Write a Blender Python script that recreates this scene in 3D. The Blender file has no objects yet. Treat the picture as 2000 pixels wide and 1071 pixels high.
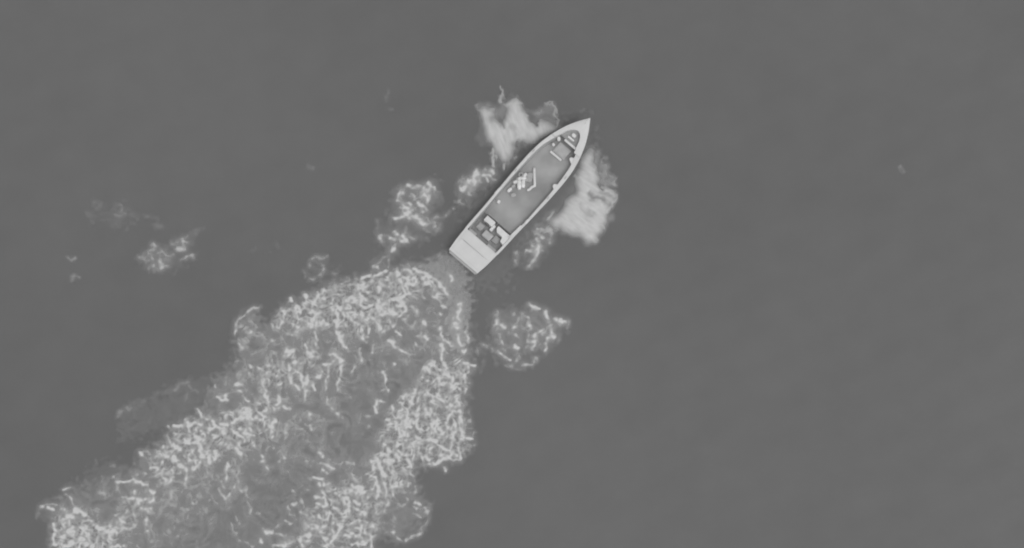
import bpy, bmesh, math
import numpy as np
from mathutils import Vector, Matrix, noise as mnoise

# ------------------------------------------------------------------ camera
S = bpy.context.scene
C = S.collection
DIST, DEP = 240.0, math.radians(78.0)
SPAN = 60.0                                   # metres of water across the frame
cam_d = bpy.data.cameras.new("camera")
cam_d.sensor_width = 36.0
cam_d.lens = 36.0 * DIST / SPAN
cam_d.clip_start, cam_d.clip_end = 1.0, 20000.0
cam = bpy.data.objects.new("camera", cam_d)
C.objects.link(cam)
cam.location = (0.0, -DIST * math.cos(DEP), DIST * math.sin(DEP))
cam.rotation_euler = (math.pi / 2 - DEP, 0.0, 0.0)
S.camera = cam
S.render.resolution_x, S.render.resolution_y = 1024, 548

# ------------------------------------------------------------------ sky, sun
SUN_EL, SUN_AZ = math.radians(66.0), math.radians(140.0)   # azimuth from +Y towards +X
W = bpy.data.worlds.new("World")
S.world = W
W.use_nodes = True
wn = W.node_tree.nodes
sky = wn.new("ShaderNodeTexSky")
sky.sky_type = 'NISHITA'
sky.sun_disc = False
sky.sun_elevation = SUN_EL
sky.sun_rotation = SUN_AZ
bw = wn.new("ShaderNodeRGBToBW")              # a monochrome sensor: light without hue
W.node_tree.links.new(sky.outputs[0], bw.inputs[0])
W.node_tree.links.new(bw.outputs[0], wn["Background"].inputs[0])
wn["Background"].inputs[1].default_value = 0.15
sun_d = bpy.data.lights.new("sun", 'SUN')
sun_d.energy = 0.6
sun_d.angle = math.radians(35.0)
sun_d.color = (1.0, 1.0, 1.0)
sun = bpy.data.objects.new("sun", sun_d)
C.objects.link(sun)
sdir = Vector((math.sin(SUN_AZ) * math.cos(SUN_EL), math.cos(SUN_AZ) * math.cos(SUN_EL), math.sin(SUN_EL)))
sun.rotation_euler = sdir.to_track_quat('Z', 'Y').to_euler()
sun.location = (40, -50, 60)
V = S.view_settings
V.view_transform, V.look, V.exposure, V.gamma, V.use_curve_mapping = 'Standard', 'None', 0.49, 1.0, False
S.cycles.filter_width = 2.0                   # the soft optics of a long lens
S.cycles.use_denoising = True
S.cycles.transparent_max_bounces = 16

# ------------------------------------------------------------------ survey: photo point -> place on a level at height z
SD, CD = math.sin(DEP), math.cos(DEP)
def at(px, py, z=0.0):
    a = (np.asarray(px, float) - 1000.0) / 2000.0 * SPAN / DIST
    b = -(np.asarray(py, float) - 535.5) / 2000.0 * SPAN / DIST
    dy, dz = CD + b * SD, -SD + b * CD
    t = (z - DIST * SD) / dz
    return a * t, -DIST * CD + dy * t

# ------------------------------------------------------------------ helpers
rng = np.random.default_rng(7)

def tag(o, label=None, cat=None, group=None, kind=None):
    for k, v in (("label", label), ("category", cat), ("group", group), ("kind", kind)):
        if v: o[k] = v
    return o

def link(name, me, mat, parent=None, smooth=False):
    o = bpy.data.objects.new(name, me)
    C.objects.link(o)
    if mat: me.materials.append(mat)
    if parent: o.parent = parent
    if smooth:
        me.polygons.foreach_set("use_smooth", [True] * len(me.polygons))
    return o

def pyd(name, vs, fs, mat, parent=None, smooth=False):
    me = bpy.data.meshes.new(name)
    me.from_pydata([tuple(map(float, v)) for v in vs], [], fs)
    me.update()
    bm = bmesh.new(); bm.from_mesh(me)
    bmesh.ops.recalc_face_normals(bm, faces=bm.faces)
    bm.to_mesh(me); bm.free()
    return link(name, me, mat, parent, smooth)

def bevel_mesh(me, w, seg=2):
    bm = bmesh.new(); bm.from_mesh(me)
    bmesh.ops.bevel(bm, geom=list(bm.edges), offset=w, segments=seg, affect='EDGES', profile=0.5)
    bm.to_mesh(me); bm.free()

def prism(name, poly, z0, z1, mat, parent=None, bev=0.0):
    """poly: counter-clockwise or clockwise outline in local metres, extruded z0..z1"""
    n = len(poly)
    vs = [(x, y, z0) for x, y in poly] + [(x, y, z1) for x, y in poly]
    fs = [list(range(n)), list(range(n, 2 * n))] + [[i, (i + 1) % n, n + (i + 1) % n, n + i] for i in range(n)]
    o = pyd(name, vs, fs, mat, parent)
    if bev: bevel_mesh(o.data, bev)
    return o

def tube(name, pts, r, mat, parent=None, seg=10):
    pts = [Vector(p) for p in pts]
    vs, fs = [], []
    for i, p in enumerate(pts):
        t = (pts[min(i + 1, len(pts) - 1)] - pts[max(i - 1, 0)]).normalized()
        up = Vector((0, 0, 1)) if abs(t.z) < 0.9 else Vector((1, 0, 0))
        a = t.cross(up).normalized(); b = a.cross(t)
        rr = r[i] if isinstance(r, (list, tuple)) else r
        for k in range(seg):
            w = 2 * math.pi * k / seg
            vs.append(p + (a * math.cos(w) + b * math.sin(w)) * rr)
    for i in range(len(pts) - 1):
        for k in range(seg):
            fs.append([i * seg + k, i * seg + (k + 1) % seg, (i + 1) * seg + (k + 1) % seg, (i + 1) * seg + k])
    fs.append(list(range(seg))); fs.append([(len(pts) - 1) * seg + k for k in range(seg)])
    return pyd(name, vs, fs, mat, parent, True)

# ------------------------------------------------------------------ materials
def mat(name, grey, rough=0.6, var=0.0, vscale=2.0, bump=0.0, bscale=20.0, spec=0.3, detail=4.0):
    m = bpy.data.materials.new(name); m.use_nodes = True
    nt = m.node_tree; n = nt.nodes; p = n["Principled BSDF"]
    p.inputs["Roughness"].default_value = rough
    p.inputs["Specular IOR Level"].default_value = spec
    p.inputs["Base Color"].default_value = (grey, grey, grey, 1)
    tc = n.new("ShaderNodeTexCoord")
    if var:
        t = n.new("ShaderNodeTexNoise"); t.inputs["Scale"].default_value = vscale; t.inputs["Detail"].default_value = detail
        nt.links.new(tc.outputs["Object"], t.inputs["Vector"])
        mr = n.new("ShaderNodeMapRange")
        mr.inputs[1].default_value, mr.inputs[2].default_value = 0.3, 0.7
        mr.inputs[3].default_value, mr.inputs[4].default_value = grey * (1 - var), grey * (1 + var)
        nt.links.new(t.outputs[0], mr.inputs[0]); nt.links.new(mr.outputs[0], p.inputs["Base Color"])
    if bump:
        t = n.new("ShaderNodeTexNoise"); t.inputs["Scale"].default_value = bscale; t.inputs["Detail"].default_value = 5
        nt.links.new(tc.outputs["Object"], t.inputs["Vector"])
        b = n.new("ShaderNodeBump"); b.inputs["Strength"].default_value = bump; b.inputs["Distance"].default_value = 0.05
        nt.links.new(t.outputs[0], b.inputs["Height"]); nt.links.new(b.outputs[0], p.inputs["Normal"])
    return m

M_white = mat("white_gelcoat", 0.64, 0.5, 0.05, 1.4, 0.05, 8)
M_white2 = mat("white_paint", 0.69, 0.55, 0.07, 3.0, 0.1, 14)
M_pale = mat("pale_grey_paint", 0.46, 0.6, 0.08, 3.0, 0.08, 12)
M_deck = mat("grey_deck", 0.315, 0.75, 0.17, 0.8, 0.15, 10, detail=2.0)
def patchy_deck():
    """grey sole with two broad lighter areas, soft and uneven at the edge"""
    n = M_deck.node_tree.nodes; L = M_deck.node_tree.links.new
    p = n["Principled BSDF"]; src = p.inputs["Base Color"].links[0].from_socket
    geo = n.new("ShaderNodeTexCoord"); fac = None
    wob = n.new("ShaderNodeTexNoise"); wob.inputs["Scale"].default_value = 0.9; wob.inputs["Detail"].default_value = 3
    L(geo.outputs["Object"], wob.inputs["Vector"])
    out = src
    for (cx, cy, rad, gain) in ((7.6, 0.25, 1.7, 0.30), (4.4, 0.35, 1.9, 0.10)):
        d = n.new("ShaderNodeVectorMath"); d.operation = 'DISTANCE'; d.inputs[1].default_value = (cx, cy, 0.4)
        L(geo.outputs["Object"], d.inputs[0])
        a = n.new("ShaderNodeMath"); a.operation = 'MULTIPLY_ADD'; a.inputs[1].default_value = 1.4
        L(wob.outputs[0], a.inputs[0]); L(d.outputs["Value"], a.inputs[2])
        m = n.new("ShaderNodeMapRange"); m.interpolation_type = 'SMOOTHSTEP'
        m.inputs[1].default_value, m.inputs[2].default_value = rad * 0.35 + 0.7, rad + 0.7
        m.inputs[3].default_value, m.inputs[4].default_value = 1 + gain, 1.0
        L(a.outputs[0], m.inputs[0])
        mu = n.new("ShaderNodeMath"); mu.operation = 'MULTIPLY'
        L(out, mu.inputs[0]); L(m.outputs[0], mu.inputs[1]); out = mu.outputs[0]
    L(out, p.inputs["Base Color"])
patchy_deck()
M_floor = mat("cockpit_grey", 0.29, 0.8, 0.16, 1.6, 0.15, 10)
M_liner = mat("grey_liner", 0.42, 0.7, 0.1, 1.2)
M_hull = mat("hull_paint", 0.36, 0.5, 0.15, 1.0)
M_dark = mat("black_rubber", 0.05, 0.6, 0.2, 5.0)
M_screen = mat("tinted_screen", 0.2, 0.3, 0.1, 4.0)
M_well = mat("dark_grey_well", 0.34, 0.8, 0.2, 3.0)
M_bundle = mat("pale_wrapping", 0.76, 0.75, 0.15, 5.0, 0.35, 9)
M_cloth = mat("grey_cloth", 0.42, 0.85, 0.15, 4.0, 0.4, 8)
M_rope = mat("pale_rope", 0.5, 0.9, 0.2, 14.0, 0.5, 40)

def water_mat():
    m = bpy.data.materials.new("sea_water"); m.use_nodes = True
    nt = m.node_tree; n = nt.nodes; L = nt.links.new; p = n["Principled BSDF"]
    p.inputs["Roughness"].default_value = 0.45
    p.inputs["IOR"].default_value = 1.33
    tc = n.new("ShaderNodeTexCoord")
    t1 = n.new("ShaderNodeTexNoise"); t1.inputs["Scale"].default_value = 0.045; t1.inputs["Detail"].default_value = 3
    t2 = n.new("ShaderNodeTexNoise"); t2.inputs["Scale"].default_value = 0.55; t2.inputs["Detail"].default_value = 5
    L(tc.outputs["Object"], t1.inputs["Vector"]); L(tc.outputs["Object"], t2.inputs["Vector"])
    a = n.new("ShaderNodeMapRange")
    a.inputs[1].default_value, a.inputs[2].default_value, a.inputs[3].default_value, a.inputs[4].default_value = 0.3, 0.7, 0.137, 0.152
    b = n.new("ShaderNodeMapRange")
    b.inputs[1].default_value, b.inputs[2].default_value, b.inputs[3].default_value, b.inputs[4].default_value = 0.3, 0.7, 0.975, 1.025
    L(t1.outputs[0], a.inputs[0]); L(t2.outputs[0], b.inputs[0])
    mu = n.new("ShaderNodeMath"); mu.operation = 'MULTIPLY'
    L(a.outputs[0], mu.inputs[0]); L(b.outputs[0], mu.inputs[1]); L(mu.outputs[0], p.inputs["Base Color"])
    t3 = n.new("ShaderNodeTexNoise"); t3.inputs["Scale"].default_value = 2.2; t3.inputs["Detail"].default_value = 4
    L(tc.outputs["Object"], t3.inputs["Vector"])
    bu = n.new("ShaderNodeBump"); bu.inputs["Strength"].default_value = 0.22; bu.inputs["Distance"].default_value = 0.05
    L(t3.outputs[0], bu.inputs["Height"]); L(bu.outputs[0], p.inputs["Normal"])
    return m
M_water = water_mat()

def foam_mat(name, grey, var):
    m = bpy.data.materials.new(name); m.use_nodes = True
    nt = m.node_tree; n = nt.nodes; L = nt.links.new; p = n["Principled BSDF"]
    p.inputs["Base Color"].default_value = (grey, grey, grey, 1)
    p.inputs["Roughness"].default_value = 0.9
    p.inputs["Specular IOR Level"].default_value = 0.1
    at_ = n.new("ShaderNodeAttribute"); at_.attribute_name = "cover"
    tc = n.new("ShaderNodeTexCoord")
    t = n.new("ShaderNodeTexNoise"); t.inputs["Scale"].default_value = 9.0; t.inputs["Detail"].default_value = 4
    L(tc.outputs["Object"], t.inputs["Vector"])
    mr = n.new("ShaderNodeMapRange")
    mr.inputs[1].default_value, mr.inputs[2].default_value, mr.inputs[3].default_value, mr.inputs[4].default_value = 0.3, 0.7, 0.88, 1.1
    L(t.outputs[0], mr.inputs[0])
    mu = n.new("ShaderNodeMath"); mu.operation = 'MULTIPLY'; mu.use_clamp = True
    L(at_.outputs["Fac"], mu.inputs[0]); L(mr.outputs[0], mu.inputs[1])
    L(mu.outputs[0], p.inputs["Alpha"])
    mr.inputs[3].default_value, mr.inputs[4].default_value = 1 - var, 1 + var
    return m
M_foam = foam_mat("sea_foam", 0.63, 0.09)
M_spray = foam_mat("spray_water", 0.63, 0.025)

# ------------------------------------------------------------------ the sea
WAVES = [(0.013, 9.0, 0.5), (0.009, 6.1, 1.35), (0.006, 3.9, -0.4), (0.005, 2.7, 0.95), (0.004, 2.1, 2.0)]
def swell(x, y):
    h = 0.0
    for i, (a, l, d) in enumerate(WAVES):
        ph = (x * math.cos(d) + y * math.sin(d)) * 2 * math.pi / l
        h = h + a * np.sin(ph + 1.3 * i + 0.9 * np.sin(0.09 * x * (1 + 0.3 * i) + 0.07 * y + i))
    return h
def build_sea():
    xs = np.concatenate([[-6000, -1500, -400, -150, -80], np.arange(-48, 48.01, 0.35), [80, 150, 400, 1500, 6000]])
    ys = np.concatenate([[-6000, -1500, -400, -150, -60], np.arange(-34, 34.01, 0.35), [60, 150, 400, 1500, 6000]])
    X, Y = np.meshgrid(xs, ys)
    Z = swell(X, Y) * np.clip((60 - np.maximum(np.abs(X), np.abs(Y))) / 12, 0, 1)
    nx, ny = len(xs), len(ys)
    idx = np.arange(nx * ny).reshape(ny, nx)
    F = np.stack([idx[:-1, :-1], idx[:-1, 1:], idx[1:, 1:], idx[1:, :-1]], -1).reshape(-1, 4)
    me = bpy.data.meshes.new("sea")
    me.from_pydata(np.stack([X, Y, Z], -1).reshape(-1, 3).tolist(), [], F.tolist()); me.update()
    o = link("sea", me, M_water, None, True)
    tag(o, "calm grey open sea around the boat", "sea", kind="structure")
build_sea()

# ------------------------------------------------------------------ the boat
x0, y0 = at(905.8, 509.8, 0.70)
x1, y1 = at(1151.6, 232.3, 1.22)
HEAD = math.atan2(y1 - y0, x1 - x0)
K = math.hypot(x1 - x0, y1 - y0) / 370.0       # metres per drawing unit, length 370 units
boat = bpy.data.objects.new("open_boat", None)
C.objects.link(boat)
boat.location = (x0, y0, 0.0)
boat.rotation_euler = (0, 0, HEAD)
tag(boat, "long open speedboat with pointed bow, white gunwales and pale stern deck", "boat")
BM = Matrix.Translation((x0, y0, 0)) @ Matrix.Rotation(HEAD, 4, 'Z')
def P(u, v, z): return (u * K, -v * K, z)      # u forward from the stern, v to starboard

def curve(tab):
    ku, kv = np.array(tab, float).T
    uu = np.linspace(ku[0], ku[-1], 400); vv = np.interp(uu, ku, kv)
    for _ in range(3):
        q = np.pad(vv, 6, mode='reflect', reflect_type='odd'); vv = np.convolve(q, np.ones(13) / 13, 'valid')
    return lambda u: float(np.interp(u, uu, vv))
half = curve([(0, 36), (20, 39), (60, 41), (110, 41.5), (150, 43), (200, 44.5), (240, 44.5), (270, 42.3), (300, 36), (328, 26), (350, 14.5), (371, 0.3)])
sheer = curve([(0, 0.70), (60, 0.70), (150, 0.74), (220, 0.83), (290, 0.98), (371, 1.22)])
rimw = curve([(0, 4.6), (140, 4.2), (190, 4.6), (240, 5.2), (275, 5.8), (300, 8.6)])
def rim(u): return half(u) - rimw(u)

# hull shell
def build_hull():
    st = list(np.linspace(0, 300, 40)) + list(np.linspace(306, 371, 20))
    vs, fs = [], []
    prof = [(1.0, 1.0), (0.985, 0.72), (0.94, 0.35), (0.87, 0.0), (0.74, -0.25), (0.0, -0.55)]
    n = len(prof)
    ring = 2 * n - 1
    for u in st:
        w, zs = half(u), sheer(u) - 0.03
        rk = 34 * max(0, (u - 240) / 131) ** 2
        tp = max(0.0, (u - 270) / 101) ** 1.5
        row = []
        for f, zz in prof:
            z = zs * zz if zz >= 0 else zz * (1 - 0.5 * tp)
            ff = f ** (1 + 1.6 * tp) if f > 0 else 0
            lift = (1 - max(zz, -0.3)) / 1.3
            row.append((u - rk * lift, w * ff, z))
        for (a, b, z) in row: vs.append(P(a, -b, z))
        for (a, b, z) in row[-2::-1]: vs.append(P(a, b, z))
    for i in range(len(st) - 1):
        for j in range(ring - 1):
            fs.append([i * ring + j, i * ring + j + 1, (i + 1) * ring + j + 1, (i + 1) * ring + j])
    pyd("hull", vs, fs, M_hull, boat, True)
    # transom plate
    tv = [Vector(v) + Vector((-0.015, 0, 0)) for v in vs[:ring]]
    t2 = [v + Vector((-0.06, 0, 0)) for v in tv]
    f = [list(range(ring)), list(range(ring, 2 * ring))] + [[j, (j + 1) % ring, ring + (j + 1) % ring, ring + j] for j in range(ring)]
    pyd("transom", tv + t2, f, M_pale, boat)
build_hull()

def strip(name, us, fin, fout, ztop, zbot, side, mt):
    """a solid rail between inner and outer half widths"""
    vs, fs = [], []
    for u in us:
        a, b = fin(u), fout(u)
        zt, zb = ztop(u), zbot(u)
        ch = min(0.7, (b - a) * 0.25)
        for (v, z) in ((a, zb), (a, zt - 0.018), (a + ch, zt), (b - ch, zt), (b, zt - 0.018), (b, zb)):
            vs.append(P(u, side * v, z))
    for i in range(len(us) - 1):
        for j in range(6):
            fs.append([i * 6 + j, i * 6 + (j + 1) % 6, (i + 1) * 6 + (j + 1) % 6, (i + 1) * 6 + j])
    fs.append(list(range(6))); fs.append([(len(us) - 1) * 6 + j for j in range(6)])
    return pyd(name, vs, fs, mt, boat)

for side in (-1, 1):
    wide = lambda u, k=(side > 0): rim(u) - k * float(np.interp(u, [150, 200, 260, 300], [0, 1.2, 2.6, 2.0]))
    strip("gunwale", np.linspace(51.5, 299.5, 50), wide, lambda u: half(u) + 0.7, lambda u: sheer(u) + 0.05,
          lambda u: sheer(u) - 0.035, side, M_white)
    # dark rubbing strake below the rail
    strip("rubbing_strake", np.linspace(2, 366, 60), lambda u: max(half(u) - 0.5, 0.02), lambda u: half(u) + 0.45,
          lambda u: sheer(u) - 0.04, lambda u: sheer(u) - 0.14, side, M_dark)
    # inner wall of the open hull
    us = np.linspace(56, 313, 54); vs, fs = [], []
    for u in us:
        vs += [P(u, side * (rim(u) + 0.5), sheer(u) - 0.037), P(u, side * (rim(u) - 1.2), 0.5), P(u, side * (rim(u) - 3.0), 0.16)]
    for i in range(len(us) - 1):
        for j in range(2): fs.append([i * 3 + j, i * 3 + j + 1, i * 3 + j + 4, i * 3 + j + 3])
    pyd("inner_side", vs, fs, M_liner, boat, True)

# foredeck: solid white bow with an eight-sided well cut into it
def build_foredeck():
    well = curve([(299, 27.5), (306, 25.5), (313, 22), (323, 18.5), (331, 12.5), (335, 7.5), (337.5, 0.0)])
    us = list(np.linspace(300, 337, 24)) + [337.5] + list(np.linspace(341, 371, 14))
    vs, fs, nn = [], [], 0
    for side in (-1, 1):
        b0 = len(vs)
        for u in us:
            a = max(well(u), 0.0) * (0.76 if side > 0 else 1.0) if u < 337.4 else 0.0
            b = half(u) + 0.7
            zt = sheer(u) + 0.05
            cam_ = 0.05 * (1 - (a / max(b, 0.1)) ** 2)
            m = (a + b) / 2; cm = 0.05 * (1 - (m / b) ** 2)
            for (v, z) in ((a, zt - 0.28), (a, zt + cam_), (m, zt + cm), (b - min(0.6, b * .3), zt), (b, zt - 0.02), (b, zt - 0.085)):
                vs.append(P(u, side * v, z))
        for i in range(len(us) - 1):
            for j in range(5):
                fs.append([b0 + i * 6 + j, b0 + i * 6 + j + 1, b0 + (i + 1) * 6 + j + 1, b0 + (i + 1) * 6 + j])
        fs.append([b0 + j for j in range(6)])
    pyd("foredeck", vs, fs, M_white, boat)
    # well floor
    vv = [P(u, s * max(well(u) + 0.6, 0.3), 0.88) for s, seq in ((-1, np.linspace(311, 337.4, 10)), (1, np.linspace(337.4, 311, 10))) for u in seq]
    pyd("bow_well", vv + [(a, b, 0.80) for a, b, c in vv],
        [list(range(20)), list(range(20, 40))] + [[i, (i + 1) % 20, 20 + (i + 1) % 20, 20 + i] for i in range(20)], M_well, boat)
build_foredeck()

# main deck: a slightly uneven grey sole
def deck_sheet(name, u0, u1, z, mt, inset=2.6, amp=0.02, nu=60, nv=18, camber=0.0):
    vs, fs = [], []
    for i in range(nu):
        u = u0 + (u1 - u0) * i / (nu - 1)
        for j in range(nv):
            s = -1 + 2 * j / (nv - 1)
            v = s * (rim(u) - inset)
            vs.append(P(u, v, z + camber * (1 - s * s) + amp * mnoise.noise(Vector((u * 0.02, v * 0.035, 3.1)))))
    for i in range(nu - 1):
        for j in range(nv - 1):
            fs.append([i * nv + j, i * nv + j + 1, (i + 1) * nv + j + 1, (i + 1) * nv + j])
    return pyd(name, vs, fs, mt, boat, True)
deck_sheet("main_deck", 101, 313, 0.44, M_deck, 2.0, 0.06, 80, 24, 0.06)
deck_sheet("cockpit_floor", 50, 102, 0.32, M_floor, 2.6, 0.0, 8, 6)

def box(name, u0, u1, v0, v1, z0, z1, mt, parent=boat, bev=0.02, taper=0.0):
    o = prism(name, [P(u0, v0, 0)[:2], P(u1, v0, 0)[:2], P(u1, v1, 0)[:2], P(u0, v1, 0)[:2]], z0, z1, mt, parent, 0)
    if taper:
        cx, cy = P((u0 + u1) / 2, (v0 + v1) / 2, 0)[:2]
        for v in o.data.vertices:
            if v.co.z > (z0 + z1) / 2: v.co.x = cx + (v.co.x - cx) * (1 - taper); v.co.y = cy + (v.co.y - cy) * (1 - taper)
    if bev: bevel_mesh(o.data, bev)
    return o

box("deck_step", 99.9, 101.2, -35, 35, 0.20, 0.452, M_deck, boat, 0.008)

# stern deck and its two hatch lids
sd = [P(u, -half(u) - 0.3, 0)[:2] for u in (-1.5, 10, 20, 30, 40, 52)] + [P(u, half(u) + 0.3, 0)[:2] for u in (52, 40, 30, 20, 10, -1.5)]
stern = prism("stern_deck", sd, 0.665, 0.745, M_white, boat, 0.012)
prism("stern_deck_front", [P(52, -34, 0)[:2], P(52, 34, 0)[:2], P(50, 34, 0)[:2], P(50, -34, 0)[:2]], 0.10, 0.663, M_pale, boat)
box("hatch_lid", 30.9, 50.0, -34, 34, 0.747, 0.762, M_white, stern, 0.01)
box("hatch_lid", 4.0, 29.9, -33, 33, 0.747, 0.760, M_white, stern, 0.01)
tube("hatch_hinge", [P(30.4, -27, 0.754), P(30.4, 25, 0.754)], 0.012, M_pale, stern, 8)
prism("stern_ledge", [P(-1.6, -34, 0)[:2], P(-1.6, 34, 0)[:2], P(-5.5, 33, 0)[:2], P(-5.5, -33, 0)[:2]], 0.50, 0.57, M_pale, boat, 0.01)
for v0, v1 in ((-34.5, -17), (12, 34.5)):
    box("step", 52.2, 58.0, v0, v1, 0.10, 0.52, M_pale, boat, 0.02)

# helm and engine box in the cockpit
con = box("console", 85.5, 97.5, -24.3, -3.2, 0.18, 0.86, M_white2, boat, 0.04)
box("windscreen", 98.6, 99.7, -24, -2, 0.30, 0.88, M_screen, con, 0.006)
box("console_lip", 101.6, 103.2, -26, -1, 0.28, 0.58, M_pale, con, 0.01)
tube("steering_wheel", [P(83.2 + 1.3 * math.sin(a), -13.3 + 4.2 * math.cos(a), 0.80 + 0.10 * math.sin(a)) for a in np.linspace(0, 2 * math.pi, 20)], 0.018, M_dark, con, 6)
lk = prism("side_locker", [P(*q, 0)[:2] for q in ((96, 5.5), (96, 36), (73, 36.4), (74.5, 27.5), (83.5, 25.5), (84, 10.5), (90, 5.5))], 0.18, 0.80, M_white2, boat, 0.03)
box("windscreen", 97.7, 98.8, 6, 33, 0.30, 0.82, M_screen, lk, 0.006)
box("console_lip", 101.4, 102.8, 5, 33, 0.28, 0.56, M_pale, lk, 0.01)
eb = box("engine_box", 60.5, 76.0, -9.7, 11.2, 0.18, 0.66, M_pale, boat, 0.05, 0.05)
box("engine_box_lid", 62.3, 74.2, -7.8, 9.2, 0.655, 0.70, M_pale, eb, 0.015)
box("helm_link", 79, 93, -4.6, 1.2, 0.18, 0.60, M_bundle, boat, 0.03)
for vc in (-21.5, 18.5):
    s_ = box("seat", 68, 80.5, vc - 7, vc + 6.5, 0.18, 0.46, M_cloth, boat, 0.05)
    box("seat_back", 66.2, 68.2, vc - 6.5, vc + 6, 0.30, 0.60, M_cloth, s_, 0.02)

# beams, hatch and fittings in the bow
for (u_, v0, v1, z_) in ((274.5, -17.5, 10.5, 0.70), (308.5, -10.5, 18.8, 0.98)):
    b_ = box("thwart", u_ - 2.3, u_ + 2.3, v0, v1, z_ - 0.10, z_, M_white2, boat, 0.025)
    b_.data.update()
    for vv_ in (v0 + 3, v1 - 3):
        box("thwart_post", u_ - 1, u_ + 1, vv_ - 1, vv_ + 1, 0.25, z_ - 0.098, M_pale, b_, 0.008)
bh = box("bow_hatch", 278, 302, -15.5, 12.5, 0.36, 0.60, M_pale, boat, 0.02)
box("hatch_panel", 280.5, 299.5, -13, 10, 0.598, 0.625, M_pale, bh, 0.012)
box("bow_bulkhead", 311, 312.6, -22.5, 22.5, 0.28, 0.92, M_well, boat, 0.006)
for (u_, sgn, d_, ln) in ((287, 1, 11, 8), (226.5, 1, 9, 8)):
    e = rim(u_) + 1
    z_ = sheer(u_) + 0.03
    prism("knee_bracket", [P(u_ - ln, e, 0)[:2], P(u_ + ln, e - 0.5, 0)[:2], P(u_ + 2.5, e - d_, 0)[:2], P(u_ - 2.0, e - d_, 0)[:2]], z_ - 0.12, z_, M_white2, boat, 0.02)
for (u_, sgn, ln) in ((147, -1, 9), (138, 1, 7)):
    tube("rail_pad", [P(u_ + t * ln, sgn * (half(u_) - 1.6 + 0.6 * t * t), sheer(u_) + 0.07) for t in np.linspace(-1, 1, 9)],
         [0.05, 0.075, 0.085, 0.09, 0.09, 0.09, 0.085, 0.075, 0.05], M_white2, boat, 10)
for u_ in (200, 252):
    for sgn in (-1, 1):
        tube("cleat", [P(u_ - 3, sgn * (half(u_) - 2.6), sheer(u_) + 0.10), P(u_ - 1, sgn * (half(u_) - 2.6), sheer(u_) + 0.085),
                       P(u_ + 1, sgn * (half(u_) - 2.6), sheer(u_) + 0.085), P(u_ + 3, sgn * (half(u_) - 2.6), sheer(u_) + 0.10)], 0.022, M_pale, boat, 8)
tube("bow_eye", [P(355, 0, 1.22), P(358, 0, 1.30), P(361, 0, 1.24)], 0.02, M_pale, boat, 8)

# ------------------------------------------------------------------ loose gear on board (things of their own)
def px2uv(px, py):
    d = np.array([px - 905.8, py - 509.8]); ax = np.array([0.6627, -0.7490]); nr = np.array([0.7490, 0.6627])
    return float(d @ ax), float(d @ nr)
def floor_z(u, v):
    s = v / max(rim(u) - 2.0, 1)
    return 0.44 + 0.06 * (1 - s * s) + 0.06 * mnoise.noise(Vector((u * 0.02, v * 0.035, 3.1)))
def world(u, v, z): return BM @ Vector(P(u, v, z))

def lump(name, u, v, lu, lv, h, ang, mt, z=None, seed=0, sq=3.2, rough=0.10):
    """a wrapped, slightly sagging bundle lying on the deck: superellipsoid pushed by noise; lengths in drawing units, angle from the keel"""
    bm = bmesh.new(); bmesh.ops.create_icosphere(bm, subdivisions=3, radius=1.0)
    a, b, c = lu * K / 2, lv * K / 2, h / 2
    for w in bm.verts:
        d = w.co.normalized()
        r = (abs(d.x) ** sq + abs(d.y) ** sq + abs(d.z) ** sq) ** (-1 / sq)
        r *= 1 + rough * mnoise.noise(d * 2.2 + Vector((seed * 3.7, seed, 0)))
        w.co = Vector((d.x * r * a, d.y * r * b, max(d.z * r, -0.86) * c + 0.86 * c))
    me = bpy.data.meshes.new(name); bm.to_mesh(me); bm.free()
    o = link(name, me, mt, None, True)
    zz = floor_z(u, v) if z is None else z
    o.location = world(u, v, zz - 0.004)
    o.rotation_euler = (0, 0, HEAD - ang)
    return o

def wtube(name, pts, r, mt):
    """loose tube laid through (u, v, height) points; its origin at the first point"""
    w = [world(*p) for p in pts]; o0 = w[0].copy()
    o = tube(name, [p - o0 for p in w], r, mt, None, 10)
    o.location = o0
    return o

u0, v0 = px2uv(1042.8, 324.2); u1, v1 = px2uv(1043.8, 361.5); u2, v2 = px2uv(1028.4, 369.3)
pts = []
for t in np.linspace(0, 1, 8): pts.append((u0 + (u1 - u0) * t, v0 + (v1 - v0) * t, floor_z(u0 + (u1 - u0) * t, v0 + (v1 - v0) * t) + 0.085 + 0.06 * math.sin(3.1 * t)))
for t in np.linspace(0.16, 1, 6): pts.append((u1 + (u2 - u1) * t, v1 + (v2 - v1) * t - 1.2 * math.sin(6 * t), floor_z(u1 + (u2 - u1) * t, v1 + (v2 - v1) * t) + 0.08))
tag(wtube("bent_pipe", pts, 0.082, M_white2), "white bent pipe lying amidships, hooked at its aft end", "pipe")

G = "bundles heaped amidships"
def deckthing(name, px, py, lu, lv, h, deg, mt, label, cat, seed, group=None, **kw):
    u, v = px2uv(px, py)
    tag(lump(name, u, v, lu * 1.4, lv * 1.4, h * 1.45, math.radians(deg), mt, seed=seed, **kw), label, cat, group)
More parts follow.
